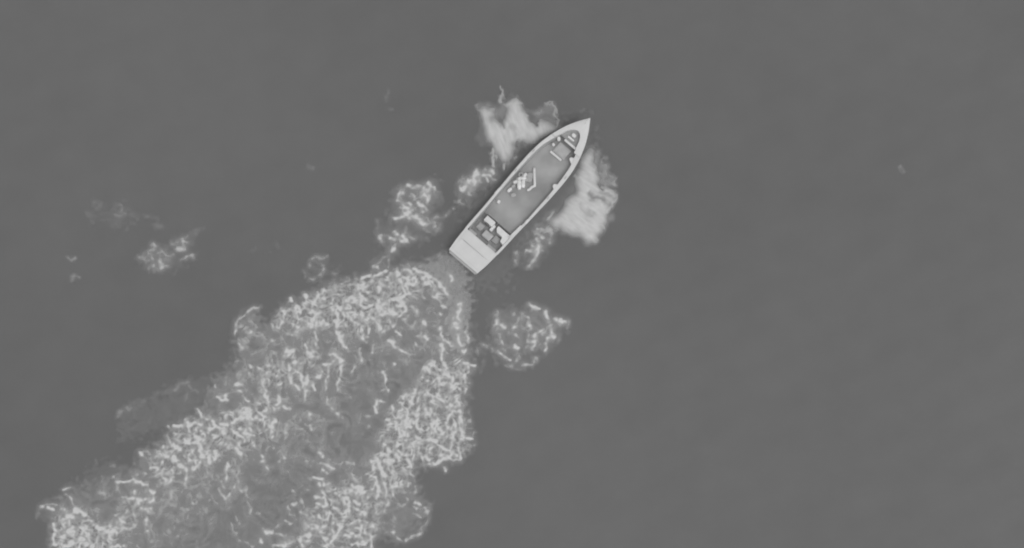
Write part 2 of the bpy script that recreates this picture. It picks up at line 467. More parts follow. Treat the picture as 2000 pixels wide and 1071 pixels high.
# angle: 0 = along the keel, +90 = to starboard; picture-vertical is about -41
deckthing("bundle", 1013.6, 358.5, 15, 6, 0.24, -42, M_bundle, "long pale bundle nearest the port rail in the heap amidships", "bundle", 1, G)
deckthing("bundle", 1021.4, 357.0, 12, 5.5, 0.22, -40, M_bundle, "second pale bundle, lying between the port bundle and the bent pipe", "bundle", 2, G)
deckthing("bundle", 1019.0, 346.5, 13, 5, 0.20, 45, M_bundle, "pale bundle lying crosswise at the forward end of the heap", "bundle", 3, G)
deckthing("bundle", 1027.5, 349.0, 7, 5, 0.16, 20, M_cloth, "small grey bundle in the gap beside the bent pipe", "bundle", 4, G)
deckthing("folded_tarpaulin", 1033.7, 343.5, 14, 9, 0.12, -30, M_cloth, "folded light grey tarpaulin beside the forward end of the bent pipe", "tarpaulin", 5, sq=4.0, rough=0.2)
deckthing("bag", 995.1, 368.8, 8, 4.6, 0.16, 6, M_bundle, "small pale bag on deck aft of the heap amidships", "bag", 6)
deckthing("bag", 1002.2, 361.6, 6.5, 5, 0.14, 10, M_cloth, "small grey bag between the pale bag and the bundle heap", "bag", 7)
deckthing("bag", 1001.6, 378.4, 8, 6, 0.10, 30, M_cloth, "flat dull grey bag on open deck aft of the heap", "bag", 8)
deckthing("jug", 973.5, 392.6, 5.2, 5.0, 0.26, 0, M_bundle, "lone small pale round jug near the port rail", "jug", 9, sq=2.4, rough=0.03)
deckthing("bundle", 1006.5, 353.5, 7, 5, 0.2, 30, M_bundle, "stubby pale bundle at the port edge of the heap", "bundle", 21, G)
deckthing("bundle", 1024.5, 341.0, 9, 4.5, 0.17, -15, M_bundle, "narrow pale bundle leaning toward the folded tarpaulin", "bundle", 22, G)
deckthing("bundle", 1010.5, 348.5, 6, 5, 0.16, -60, M_cloth, "small grey bundle against the port rail beside the rope coil", "bundle", 14, G)
u, v = px2uv(1017.3, 338.6)
pts = []
for a in np.linspace(0, 4.6 * math.pi, 70):
    r = 4.8 - 0.12 * a + 0.25 * math.sin(3 * a)
    pts.append((u + r * math.cos(a) * 1.1, v + r * math.sin(a), floor_z(u, v) + 0.05 + 0.006 * a))
tag(wtube("rope_coil", pts, 0.034, M_rope), "loose coil of pale rope at the forward end of the heap", "rope")
pts = [(91, 36.2, 0.875), (103, 36.9, 0.855), (114, 37.5, 0.84), (125, 38.0, 0.825)]
tag(wtube("boat_pole", [(a, b - 0.4, c - 0.03) for a, b, c in pts], 0.042, M_white2), "thin white pole lying along the starboard rail by the cockpit", "pole")
# bow gear
def bowthing(name, u, v, lu, lv, h, deg, mt, z, label, cat, seed, **kw):
    tag(lump(name, u, v, lu, lv, h, math.radians(deg), mt, z=z, seed=seed, **kw), label, cat)
bowthing("sack", 303.5, -21.0, 6.5, 9, 0.22, 45, M_bundle, 0.66, "pale sack tucked under the port side of the bow beside the hatch", "sack", 10)
bowthing("sack", 288.5, -22.0, 5.5, 6.5, 0.18, 20, M_bundle, 0.56, "smaller pale sack at the port corner of the bow hatch", "sack", 11)
bowthing("fuel_can", 326.0, -2.0, 7, 9, 0.24, 0, M_bundle, 0.882, "pale oblong can at the front of the dark bow well", "can", 12, sq=5.0, rough=0.04)
bowthing("rolled_line", 317.8, -2.5, 4.2, 16, 0.16, 0, M_bundle, 0.882, "long pale roll lying across the dark bow well", "roll", 13)

# ------------------------------------------------------------------ foam on the water
STEP = 1.25
def noise_band(shape, wl, seed, bw_=0.35, aniso=1.0, ang=0.0):
    """band-limited random field, unit variance, wl in photo pixels"""
    r = np.random.default_rng(seed)
    f = np.fft.rfft2(r.standard_normal(shape))
    ky = np.fft.fftfreq(shape[0], STEP)[:, None]; kx = np.fft.rfftfreq(shape[1], STEP)[None, :]
    a = kx * math.cos(ang) + ky * math.sin(ang); b = (-kx * math.sin(ang) + ky * math.cos(ang)) * aniso
    k = np.sqrt(a * a + b * b) + 1e-9
    f *= np.exp(-0.5 * (np.log(k * wl) / bw_) ** 2)
    n = np.fft.irfft2(f, shape)
    return n / (n.std() + 1e-9)
def blur(a, s):
    pad = int(3 * s / STEP) + 2
    q = np.pad(a, pad)
    f = np.fft.rfft2(q)
    ky = np.fft.fftfreq(q.shape[0], STEP)[:, None]; kx = np.fft.rfftfreq(q.shape[1], STEP)[None, :]
    f *= np.exp(-2 * (math.pi * s) ** 2 * (kx ** 2 + ky ** 2))
    return np.fft.irfft2(f, q.shape)[pad:-pad, pad:-pad]
def inpoly(X, Y, poly):
    r = np.zeros(X.shape, bool); n = len(poly)
    for i in range(n):
        xa, ya = poly[i]; xb, yb = poly[(i + 1) % n]
        if ya == yb: continue
        r ^= ((ya > Y) != (yb > Y)) & (X < (xb - xa) * (Y - ya) / (yb - ya) + xa)
    return r
def T(ox, oy, sc, pts): return [(ox + x / sc, oy + y / sc) for x, y in pts]

class Foam:
    def __init__(s, bbox, seed):
        s.bb = bbox; s.seed = seed
        xs = np.arange(bbox[0], bbox[2], STEP); ys = np.arange(bbox[1], bbox[3], STEP)
        s.X, s.Y = np.meshgrid(xs, ys); s.sh = s.X.shape
        s.wx = noise_band(s.sh, 28, seed + 1) * 1.7 + noise_band(s.sh, 12, seed + 2) * 0.6
        s.wy = noise_band(s.sh, 28, seed + 3) * 1.7 + noise_band(s.sh, 12, seed + 4) * 0.6
        s.bx = noise_band(s.sh, 60, seed + 5) * 4 + noise_band(s.sh, 18, seed + 6) * 3
        s.by = noise_band(s.sh, 60, seed + 7) * 4 + noise_band(s.sh, 18, seed + 8) * 3
        s.base = np.zeros(s.sh); s.dens = np.zeros(s.sh); s.st = np.zeros(s.sh)
    def mask(s, poly, soft, warp=1.0):
        m = inpoly(s.X + s.bx * warp, s.Y + s.by * warp, poly).astype(float)
        return np.clip(blur(m, soft), 0, 1)
    def turbid(s, poly, level, soft=6, warp=1.0):
        m = s.mask(poly, soft, warp)
        m = np.clip(m + 1.6 * m * (1 - m) * noise_band(s.sh, 22, s.seed + 9, 0.5), 0, 1)
        s.base = np.maximum(s.base, m * level)
    def lace(s, poly, level, soft=8, warp=1.6):
        s.dens = np.maximum(s.dens, s.mask(poly, soft, warp) * level)
    def stroke(s, pts, w=5.0, b=0.7, warp=1.0, into=None):
        pts = np.array(pts, float); m = w * 1.6 + 7
        j0 = max(int((pts[:, 0].min() - m - s.bb[0]) / STEP), 0); j1 = int((pts[:, 0].max() + m - s.bb[0]) / STEP) + 1
        i0 = max(int((pts[:, 1].min() - m - s.bb[1]) / STEP), 0); i1 = int((pts[:, 1].max() + m - s.bb[1]) / STEP) + 1
        if j1 <= j0 or i1 <= i0 or j0 >= s.sh[1] or i0 >= s.sh[0]: return
        X = s.X[i0:i1, j0:j1] + s.wx[i0:i1, j0:j1] * warp; Y = s.Y[i0:i1, j0:j1] + s.wy[i0:i1, j0:j1] * warp
        d = np.full(X.shape, 1e9)
        for (xa, ya), (xb, yb) in zip(pts[:-1], pts[1:]):
            dx, dy = xb - xa, yb - ya; q = dx * dx + dy * dy + 1e-9
            t = np.clip(((X - xa) * dx + (Y - ya) * dy) / q, 0, 1)
            d = np.minimum(d, (X - xa - t * dx) ** 2 + (Y - ya - t * dy) ** 2)
        g = b * np.exp(-d / (2 * (w / 2.5) ** 2))
        tgt = s.st if into is None else into
        A = tgt[i0:i1, j0:j1]
        tgt[i0:i1, j0:j1] = np.maximum(A, g) + 0.35 * np.minimum(A, g) * (1 - np.maximum(A, g))
    def worms(s, n, ang=60, spread=55, w=(2.6, 4.6), ln=(7, 26), b=(0.3, 0.95), seed=0):
        r = np.random.default_rng(s.seed * 13 + seed)
        clump = np.clip(0.55 + 0.6 * noise_band(s.sh, 48, s.seed + 21), 0.03, 2)
        flow = 0.7 * noise_band(s.sh, 110, s.seed + 22, 0.4)
        lit = np.clip(0.72 + 0.34 * noise_band(s.sh, 40, s.seed + 23, 0.5), 0.2, 1.25)
        p = (s.dens ** 1.3 * clump).ravel(); c = np.cumsum(p)
        if c[-1] <= 0: return
        idx = np.searchsorted(c, r.random(n) * c[-1])
        for k in idx:
            i, j = divmod(int(min(k, s.X.size - 1)), s.sh[1])
            x, y = s.X[i, j] + r.normal(0, 1), s.Y[i, j] + r.normal(0, 1)
            a = math.radians(r.normal(ang, spread)) + flow[i, j]; L = r.uniform(*ln) * (0.5 + r.random() ** 2); cv = r.normal(0, 0.09)
            m = max(3, int(L / 3)); pts = [(x, y)]
            for _ in range(m):
                a += cv * L / m + r.normal(0, 0.12)
                x += math.cos(a) * L / m; y += math.sin(a) * L / m; pts.append((x, y))
            d_ = s.dens[i, j]
            s.stroke(pts, r.uniform(*w), (b[0] + (b[1] - b[0]) * r.random() ** 1.5) * min(1.0, 0.35 + 0.75 * d_) * lit[i, j], 0.8)
    def ridges(s, amt=0.5, wl=14):
        n1 = noise_band(s.sh, wl, s.seed + 31, 0.22, 0.75, 1.0); n2 = noise_band(s.sh, wl * 0.62, s.seed + 32, 0.25)
        md = np.clip(0.5 + 0.7 * noise_band(s.sh, 30, s.seed + 33), 0, 1.3)
        r_ = np.exp(-(n1 / 0.30) ** 2) * md + 0.6 * np.clip(n2 - 0.6, 0, 1) * (1.3 - md)
        s.st = np.maximum(s.st, np.clip(r_, 0, 1) * s.dens * np.clip((s.dens - 0.18) / 0.4, 0, 1) * amt)
    def swirl(s, wl, amp, k):
        """noise dragged about by a coarser flow: marbled, curling shapes"""
        n = noise_band(s.sh, wl, s.seed + k, 0.35)
        dx = amp * noise_band(s.sh, wl * 1.9, s.seed + k + 100, 0.3) / STEP; dy = amp * noise_band(s.sh, wl * 1.9, s.seed + k + 200, 0.3) / STEP
        I, J = np.indices(s.sh)
        fi = np.clip(I + dy, 0, s.sh[0] - 1.001); fj = np.clip(J + dx, 0, s.sh[1] - 1.001)
        i0 = fi.astype(int); j0 = fj.astype(int); a = fi - i0; b = fj - j0
        i1 = np.minimum(i0 + 1, s.sh[0] - 1); j1 = np.minimum(j0 + 1, s.sh[1] - 1)
        return (n[i0, j0] * (1 - a) + n[i1, j0] * a) * (1 - b) + (n[i0, j1] * (1 - a) + n[i1, j1] * a) * b
    def threads(s, wl, amp, k):
        n = s.swirl(wl, amp, k)
        gy, gx = np.gradient(n, STEP); g = np.sqrt(gx * gx + gy * gy) + 0.02
        return np.exp(-(n / g / 2.3) ** 2)                   # even thin lines along the level sets
    def cover(s, sharpen=0.8, grain=0.30):
        bead = np.clip(0.86 + 0.24 * noise_band(s.sh, 15, s.seed + 45, 0.4) + 0.15 * noise_band(s.sh, 30, s.seed + 46, 0.4), 0.12, 1.2)
        s.st = np.clip(0.45 * s.st * bead + 0.62 * blur(s.st * bead, 1.9), 0, 1)
        soft = 0.10 * s.dens + 0.62 * blur(s.st, 7.0)
        calm = 1 - 0.8 * np.clip((s.base - 0.2) / 0.08, 0, 1)
        base = s.base * (1 + calm * (grain * s.swirl(38, 16, 61) + 0.9 * grain * (s.threads(46, 20, 63) - 0.35)) + 0.04 * noise_band(s.sh, 12, s.seed + 42)) + soft
        base = np.clip(base, 0, 1)
        c = base + 0.92 * s.st ** 1.15 * (1 - base * 0.75)
        c = c + sharpen * (c - blur(c, 5.0)) * np.clip(s.st * 1.2 + np.clip(s.dens - 0.3, 0, 1), 0, 1)
        return np.clip(c, 0, 0.97)
    def build(s, name, label, cat, c, mt, height=0.035, zoff=0.012, group=None, rise=None, cut=0.022):
        keep = c > cut
        q = keep[:-1, :-1] | keep[1:, :-1] | keep[:-1, 1:] | keep[1:, 1:]
        use = np.zeros(s.sh, bool)
        use[:-1, :-1] |= q; use[1:, :-1] |= q; use[:-1, 1:] |= q; use[1:, 1:] |= q
        ids = -np.ones(s.sh, int); ids[use] = np.arange(use.sum())
        x, y = at(s.X[use], s.Y[use], 0.0)
        z = swell(x, y) + zoff + height * blur(c, 1.5)[use]
        if rise is not None: z = z + rise[use]
        ii, jj = np.nonzero(q)
        F = np.stack([ids[ii + 1, jj], ids[ii + 1, jj + 1], ids[ii, jj + 1], ids[ii, jj]], -1).astype(np.int32)
        o0 = np.array([x.mean(), y.mean(), 0.0])
        co = np.stack([x, y, z], -1) - o0
        me = bpy.data.meshes.new(name)
        me.vertices.add(len(co)); me.vertices.foreach_set("co", co.astype(np.float32).ravel())
        me.loops.add(F.size); me.loops.foreach_set("vertex_index", F.ravel())
        me.polygons.add(len(F)); me.polygons.foreach_set("loop_start", np.arange(0, F.size, 4, dtype=np.int32))
        me.update(calc_edges=True); me.validate()
        at_ = me.attributes.new("cover", 'FLOAT', 'POINT')
        cc = np.where(c > cut, c, 0) * np.clip((c - cut) / 0.03, 0, 1)
        at_.data.foreach_set("value", cc[use].astype(np.float32))
        o = link(name, me, mt, None, True)
        o.location = o0
        tag(o, label, cat, group, "stuff")
        return o

TS = 5.357
def strokes(f, ox, oy, sc, lst):
    for it in lst:
        pts, w, b = it if len(it) == 3 else (it[0], 5.0, it[1])
        f.stroke(T(ox, oy, sc, pts), w, min(b * 1.1, 1.0), 0.8)

# ---- the long wake astern
wake = Foam((50, 470, 960, 1230), 100)
wake.turbid([(884, 492), (862, 502), (822, 512), (795, 519), (760, 527), (738, 537), (708, 545), (648, 549), (630, 562), (600, 575), (570, 587), (548, 602),
    (532, 632), (512, 645), (506, 605), (488, 602), (470, 618), (460, 650), (470, 690), (452, 722), (420, 737), (400, 770), (385, 815), (335, 828), (325, 852), (282, 886),
    (240, 925), (150, 950), (110, 985), (102, 1030), (100, 1240), (560, 1240), (740, 1230), (728, 1150), (722, 1060), (745, 1045), (780, 1056), (828, 1030), (834, 990), (818, 965),
    (812, 928), (812, 905), (850, 907), (895, 887), (914, 888), (922, 862), (906, 832), (910, 790), (905, 760), (914, 728), (925, 700), (920, 660), (914, 600), (918, 560), (914, 532), (903, 506)], 0.16, 9, 0.8)
wake.turbid([(884, 490), (868, 496), (852, 508), (830, 512), (818, 510), (812, 522), (840, 536), (862, 556), (872, 582), (868, 640), (884, 690), (905, 690), (912, 640), (922, 590), (920, 572), (911, 560), (918, 535), (906, 510), (892, 493)], 0.33, 5, 0.6)
wake.turbid([(245, 788), (320, 765), (345, 745), (375, 742), (420, 740), (400, 800), (330, 828), (235, 870), (226, 815)], 0.06, 7)
wake.turbid([(72, 1012), (85, 990), (135, 945), (200, 900), (280, 905), (300, 940), (200, 1000), (110, 1030)], 0.06, 7)
wake.lace([(650, 549), (708, 546), (740, 536), (780, 525), (830, 530), (858, 552), (876, 576), (852, 580), (830, 562), (806, 578), (790, 604), (766, 640), (722, 655), (690, 662), (655, 644), (620, 650), (570, 645), (530, 640), (545, 606), (600, 577)], 1.0, 5, 0.9)
wake.lace([(530, 680), (590, 665), (640, 690), (635, 740), (610, 775), (570, 760), (545, 790), (500, 790), (470, 730)], 0.62, 12)
wake.lace([(858, 705), (905, 702), (912, 750), (905, 830), (926, 880), (900, 886), (850, 903), (812, 898), (790, 960), (742, 960), (722, 905), (750, 852), (768, 800), (792, 770), (832, 722)], 1.0, 7, 0.9)
wake.lace([(335, 832), (400, 828), (480, 785), (532, 765), (548, 800), (540, 862), (500, 880), (450, 895), (420, 925), (350, 925), (300, 965), (282, 900), (325, 855)], 0.72, 8)
wake.lace([(100, 1010), (135, 990), (180, 1000), (228, 1040), (232, 1120), (225, 1240), (100, 1240)], 0.95, 7)
wake.lace([(190, 1030), (260, 980), (310, 960), (310, 1000), (260, 1071), (240, 1200), (190, 1150)], 0.45, 12)
wake.lace([(615, 955), (650, 945), (700, 925), (745, 900), (762, 960), (742, 1000), (728, 1071), (715, 1240), (480, 1240), (500, 1090), (560, 1066), (600, 1020)], 0.72, 9)
wake.lace([(806, 978), (832, 990), (832, 1025), (812, 1010)], 0.6, 5)
wake.lace([(460, 620), (505, 605), (510, 660), (480, 690), (455, 660)], 0.35, 6)
wake.lace([(770, 580), (860, 585), (905, 620), (905, 700), (800, 720), (690, 760), (650, 900), (560, 950), (520, 900), (560, 800), (640, 700)], 0.24, 20)
wake.lace([(458, 640), (530, 640), (620, 650), (690, 665), (720, 700), (650, 760), (600, 880), (480, 960), (320, 1060), (240, 1100), (200, 1000), (330, 900), (420, 790)], 0.3, 18)
strokes(wake, 440, 480, TS, [
 ([(355,650),(290,650),(200,710),(140,780),(110,860),(105,940)],.5),([(230,900),(250,920)],6,.8),([(140,1020),(180,1070)],.5),([(980,480),(1060,450),(1110,450)],.4),([(980,490),(990,560)],.8),
 ([(1150,790),(1180,880),(1220,1000),(1250,1060)],7,.75),([(1440,530),(1430,620),(1470,640),(1550,620)],.85),([(1430,450),(1490,500)],.9),([(830,520),(850,600)],.8),([(680,570),(720,610),(780,660)],.8),
 ([(640,920),(700,920)],.6),([(480,820),(520,890),(560,920)],.6),([(940,870),(960,1000)],.6),([(920,700),(920,780)],.7),([(280,780),(330,850)],.35),([(290,940),(390,945)],.3),([(210,970),(250,1010)],.3),([(530,740),(580,680),(640,690)],.35)])
strokes(wake, 700, 480, TS, [
 ([(40,340),(150,320),(250,280),(330,290)],.8),([(400,260),(415,320)],8,.95),([(430,370),(480,460),(490,500)],.8),([(490,400),(520,430),(530,500),(480,530),(350,570)],.8),([(540,510),(610,560)],.5),
 ([(580,250),(700,290),(750,345)],.65),([(790,350),(840,380),(890,450),(920,500)],6,.8),([(970,330),(975,350)],7,.85),([(820,500),(820,560),(860,600),(910,650)],.55),([(770,500),(790,540)],6,.5),([(680,480),(690,560)],.35),([(550,620),(620,700),(610,740)],.5),
 ([(430,580),(490,620),(490,690),(420,730)],.7),([(470,760),(500,850),(580,850),(600,790)],.3),([(690,800),(690,830)],9,.7),([(850,710),(860,725)],6,.7),([(730,700),(740,720)],6,.3),([(860,850),(850,940),(900,980),(970,1050)],.7),
 ([(660,920),(720,980)],6,.85),([(590,960),(650,950)],.6),([(1060,620),(1070,670),(1030,700),(1030,760),(1070,790)],6,.7),([(1020,820),(1040,870)],7,.75),([(1040,940),(1070,1050)],6,.7),([(1135,850),(1130,900)],.35),
 ([(1130,910),(1140,1000)],6,.75),([(310,580),(340,680),(330,770)],.45),([(150,760),(210,840),(220,900)],.7),([(200,620),(270,600)],.7),([(400,900),(440,940)],.7),([(340,990),(390,1060)],8,.7),([(50,940),(50,1000)],.5),
 ([(40,440),(90,490)],.9),([(200,440),(220,500)],.8),([(600,320),(620,390)],.5),([(690,350),(710,380)],.45),([(450,210),(510,200),(560,240)],.3),([(590,1000),(600,1040)],.5)])
strokes(wake, 400, 660, TS, [
 ([(370,80),(400,130)],.5),([(470,280),(490,300)],.6),([(550,310),(580,390),(620,460)],.3),([(730,300),(660,370)],.4),([(690,150),(710,165)],.5),([(860,140),(930,140)],9,.7),([(1110,120),(1090,150),(1120,220)],.75),
 ([(1050,80),(1090,140)],.6),([(1150,20),(1170,100)],.5),([(1160,150),(1220,220)],.3),([(920,265),(1000,260)],.7),([(880,290),(890,350)],.7),([(890,390),(910,470)],7,.85),([(980,360),(1010,420),(1030,500)],6,.85),
 ([(1075,400),(1060,560),(1050,650)],6,.75),([(1110,480),(1150,550)],.8),([(1190,400),(1200,420)],7,.85),([(950,500),(990,540)],.7),([(1310,180),(1400,215),(1440,240)],7,.7),([(1250,280),(1320,270),(1350,240)],6,.7),
 ([(1430,250),(1415,390)],.7),([(1410,420),(1380,550)],.5),([(1300,300),(1280,480),(1265,550)],.5),([(1280,620),(1290,690),(1330,740),(1430,830)],.5),([(1360,600),(1360,640)],.35),([(1470,80),(1500,120)],.5),
 ([(1430,30),(1440,40)],8,.9),([(1100,780),(1110,840)],6,.55),([(1110,920),(1110,970)],7,.65),([(1050,900),(1070,915)],.5),([(1570,290),(1540,370)],.35),([(340,480),(370,490)],8,.85),([(340,570),(380,580)],.6),
 ([(620,530),(660,570)],.6),([(620,600),(660,620)],.7),([(770,620),(780,680),(740,700)],7,.8),([(690,730),(740,760),(790,730)],.5),([(820,720),(850,740),(890,740)],6,.8),([(430,720),(440,770),(500,840)],7,.8),
 ([(400,790),(460,850)],6,.8),([(400,610),(460,660)],.6),([(140,620),(190,660),(240,655)],.85),([(215,600),(220,650)],.8),([(110,500),(110,510)],.6),([(20,830),(40,845)],8,.9),([(270,890),(340,845),(380,810)],.7),
 ([(80,900),(160,945)],.75),([(180,890),(260,945),(330,1000),(380,1050)],6,.75),([(360,960),(430,1000),(510,1030)],.7),([(20,970),(110,1040)],.55),([(540,830),(570,860)],8,.75),([(730,840),(700,960),(700,1040)],.7),
 ([(190,990),(200,1000)],7,.6),([(770,900),(760,1060)],.4),([(840,1000),(840,1050)],6,.5),([(860,890),(840,980)],.4),([(670,900),(690,950)],.5),([(220,430),(220,500)],.3),([(1490,620),(1510,630)],7,.25)])
strokes(wake, 680, 660, TS, [
 ([(440,30),(480,80),(530,130),(600,160)],6,.7),([(600,170),(690,180)],.45),([(620,190),(610,290)],.4),([(490,270),(495,275)],6,.8),([(260,80),(260,130)],6,.6),([(130,110),(130,240)],6,.5),
 ([(360,350),(385,430),(405,520),(430,560)],5,.75),([(405,525),(340,555)],.4),([(970,60),(970,140)],8,.75),([(1000,120),(1060,170)],6,.6),([(985,180),(990,260),(1030,330)],.65),([(1000,20),(1070,90)],.4),
 ([(1240,20),(1260,60)],.55),([(1210,130),(1210,160)],7,.7),([(1190,270),(1250,285),(1340,290)],6,.7),([(1250,290),(1260,360)],.4),([(1170,350),(1220,400),(1230,460)],6,.55),([(1230,540),(1210,570)],.6),
 ([(800,310),(750,370)],.7),([(810,310),(840,360)],8,.8),([(970,340),(990,380)],7,.8),([(1040,390),(1090,450),(1110,530)],.7),([(300,660),(285,760)],7,.75),([(345,655),(360,660)],7,.75),([(240,820),(180,810)],.4),
 ([(120,800),(110,880),(160,890)],.3),([(220,930),(225,940)],6,.55),([(1280,860),(1240,910),(1230,980)],.55),([(1190,990),(1220,1040),(1300,1060)],6,.65),([(1010,880),(1040,950),(1080,960)],.7),([(1170,830),(1180,900)],.7),
 ([(620,580),(540,620),(510,660)],.55),([(470,700),(470,740)],.6),([(200,540),(270,590)],10,.16),([(70,290),(40,370)],.35),([(400,860),(480,880)],.7),([(500,900),(550,1000)],.7),([(600,880),(650,940)],.7)])
strokes(wake, 60, 871, TS, [
 ([(860,340),(910,395),(980,370),(1080,360),(1160,400),(1210,410),(1240,460),(1300,500)],6,.75),([(1070,330),(1140,295),(1200,300)],.4),([(1150,85),(1160,90)],7,.85),([(1170,70),(1230,50),(1280,80)],.3),([(890,430),(930,500)],.35),
 ([(930,550),(1000,530)],.4),([(1090,470),(1100,560),(1110,620)],6,.7),([(1030,560),(1280,570)],8,.75),([(1240,570),(1250,575)],10,.9),([(1290,510),(1280,560)],.7),([(1160,660),(1260,660)],8,.6),([(1230,680),(1210,830)],6,.55),
 ([(1215,885),(1220,890)],6,.6),([(1080,650),(1090,840),(1040,880),(920,860)],.4),([(880,740),(980,700),(1000,680)],.5),([(940,780),(980,800)],7,.85),([(700,490),(820,510)],7,.3),([(740,330),(760,430),(770,600)],.2),([(680,140),(700,180)],.18),
 ([(850,210),(870,215)],.3),([(350,445),(420,435)],.55),([(380,510),(440,590),(470,650),(560,720)],.5),([(470,670),(590,740)],9,.75),([(100,640),(170,620),(260,610)],.5),([(180,655),(250,665)],6,.6),([(90,640),(60,760)],.2),
 ([(320,670),(350,675)],7,.7),([(390,720),(430,750)],8,.9),([(590,770),(640,790)],.6),([(240,820),(250,880),(300,895)],7,.75),([(440,850),(380,900),(340,950)],8,.8),([(510,850),(540,860)],8,.75),([(580,880),(610,930)],9,.8),
 ([(700,860),(760,860)],8,.85),([(820,900),(890,890),(900,940)],6,.6),([(420,1020),(480,990)],9,.9),([(520,970),(590,1020)],8,.8),([(360,1050),(420,1060)],9,.8),([(620,1040),(640,1060)],10,.9),([(240,920),(240,1030)],.5),([(960,1040),(970,1050)],6,.6),
 ([(1030,1000),(1150,1060)],.3),([(1450,290),(1430,420)],7,.45),([(1470,470),(1470,560),(1420,610)],6,.4),([(1380,480),(1380,560)],.35),([(1480,240),(1490,250)],7,.7),([(1260,235),(1350,230),(1370,170)],.6),([(1500,130),(1510,150)],7,.7),
 ([(1550,210),(1580,230)],9,.8),([(1300,960),(1310,1060)],.25),([(1470,930),(1480,1060)],.22)])
strokes(wake, 340, 871, TS, [
 ([(250,20),(290,70)],6,.8),([(290,100),(310,160),(230,210),(200,250)],7,.7),([(350,80),(380,170)],7,.7),([(430,60),(440,90)],7,.7),([(60,210),(80,230)],9,.8),([(125,240),(125,430)],.6),([(570,190),(540,270),(540,380)],6,.6),
 ([(640,30),(690,70),(690,130)],6,.55),([(680,240),(650,320),(670,380)],.5),([(500,380),(530,440)],.55),([(465,450),(490,510),(530,560),(590,510)],.55),([(630,400),(630,430)],.55),([(750,430),(740,520),(780,590),(800,720)],.45),([(700,470),(720,480)],.5),
 ([(910,90),(930,160)],7,.7),([(960,230),(1000,260)],6,.5),([(1120,70),(1160,130),(1100,170)],.5),([(1040,10),(1045,30)],.6),([(260,500),(260,570),(220,610),(190,600)],.5),([(340,490),(350,490)],.4),([(70,660),(110,690)],.4),([(440,590),(450,600)],.3),
 ([(870,700),(910,710)],6,.45),([(1250,480),(1260,485)],6,.55),([(1250,600),(1265,610)],7,.8),([(1340,550),(1340,640)],.35),([(1190,640),(1210,710),(1260,730)],.5),([(1310,680),(1400,730)],.4),([(1155,790),(1190,815),(1280,800)],.55),([(1090,800),(1070,840)],.4),
 ([(930,880),(960,905),(1030,905)],7,.7),([(1070,930),(1140,945),(1170,930)],6,.6),([(900,990),(920,995)],7,.7),([(650,750),(680,830)],.35),([(590,780),(600,860),(650,920),(660,960)],.35),([(1470,330),(1540,350),(1570,400)],6,.75),([(1510,410),(1550,460)],6,.7),
 ([(1480,540),(1570,540)],6,.7),([(1490,610),(1570,620)],6,.7),([(1510,50),(1560,110)],6,.7),([(1550,260),(1600,280)],.7),([(1370,160),(1380,165)],6,.4),([(1380,330),(1440,350)],.3),([(1360,460),(1420,460)],.3),([(1500,720),(1540,770),(1590,760)],.6),
 ([(1460,820),(1500,860),(1570,860)],7,.65),([(1350,980),(1420,930)],8,.65),([(1030,1050),(1100,1030),(1140,1060)],.6),([(20,940),(40,945)],.45),([(230,1000),(240,1060),(340,1040)],.25),([(680,990),(760,1010),(820,1060)],.35),([(280,310),(270,390),(180,480)],6,.2)])
strokes(wake, 620, 871, TS, [
 ([(20,180),(100,200),(150,250)],.5),([(0,340),(60,370),(80,400)],6,.6),([(310,180),(360,180)],7,.65),([(160,195),(260,185)],.35),([(550,120),(580,200),(600,260)],6,.65),([(610,110),(650,220),(690,310)],7,.75),([(720,20),(750,60)],6,.7),
 ([(840,10),(880,90)],7,.7),([(590,330),(640,420),(645,500),(610,560)],6,.6),([(790,320),(765,400),(770,460),(800,510)],6,.6),([(700,370),(720,520),(735,590),(710,690)],6,.6),([(960,150),(960,190)],7,.75),([(1160,195),(1230,190),(1310,130)],6,.75),
 ([(1370,140),(1430,155),(1480,140),(1500,70)],.6),([(1430,60),(1400,110)],.4),([(1340,240),(1345,250)],7,.7),([(1300,90),(1360,110)],6,.6),([(1080,80),(1120,150)],.6),([(960,260),(990,330)],.5),([(1020,370),(1030,480)],.4),([(950,380),(950,430)],.5),
 ([(1030,590),(1080,630),(1140,650)],6,.55),([(1010,640),(1030,650)],6,.6),([(1150,650),(1150,780),(1100,880)],.35),([(1080,910),(1000,960),(920,980)],6,.5),([(870,990),(820,940),(780,890)],6,.5),([(790,710),(800,860)],.28),([(1010,700),(1080,740)],.5),
 ([(360,410),(460,450)],6,.75),([(350,490),(370,490)],9,.75),([(280,500),(320,570),(320,630)],6,.6),([(380,580),(440,610)],6,.65),([(380,650),(440,690),(490,710)],7,.75),([(440,750),(450,880)],6,.6),([(440,900),(460,970),(500,1030)],.55),
 ([(500,910),(560,950),(560,1060)],7,.65),([(560,960),(610,940)],6,.6),([(460,780),(530,800)],.5),([(570,820),(600,880)],6,.5),([(200,780),(250,870),(170,960)],6,.6),([(160,880),(180,960),(120,1040)],.6),([(90,560),(80,620),(0,610)],.6),
 ([(180,650),(250,720)],6,.5),([(320,980),(330,1000)],6,.4),([(480,500),(540,530)],.5),([(930,560),(940,600)],.35),([(890,470),(910,520)],7,.3)])
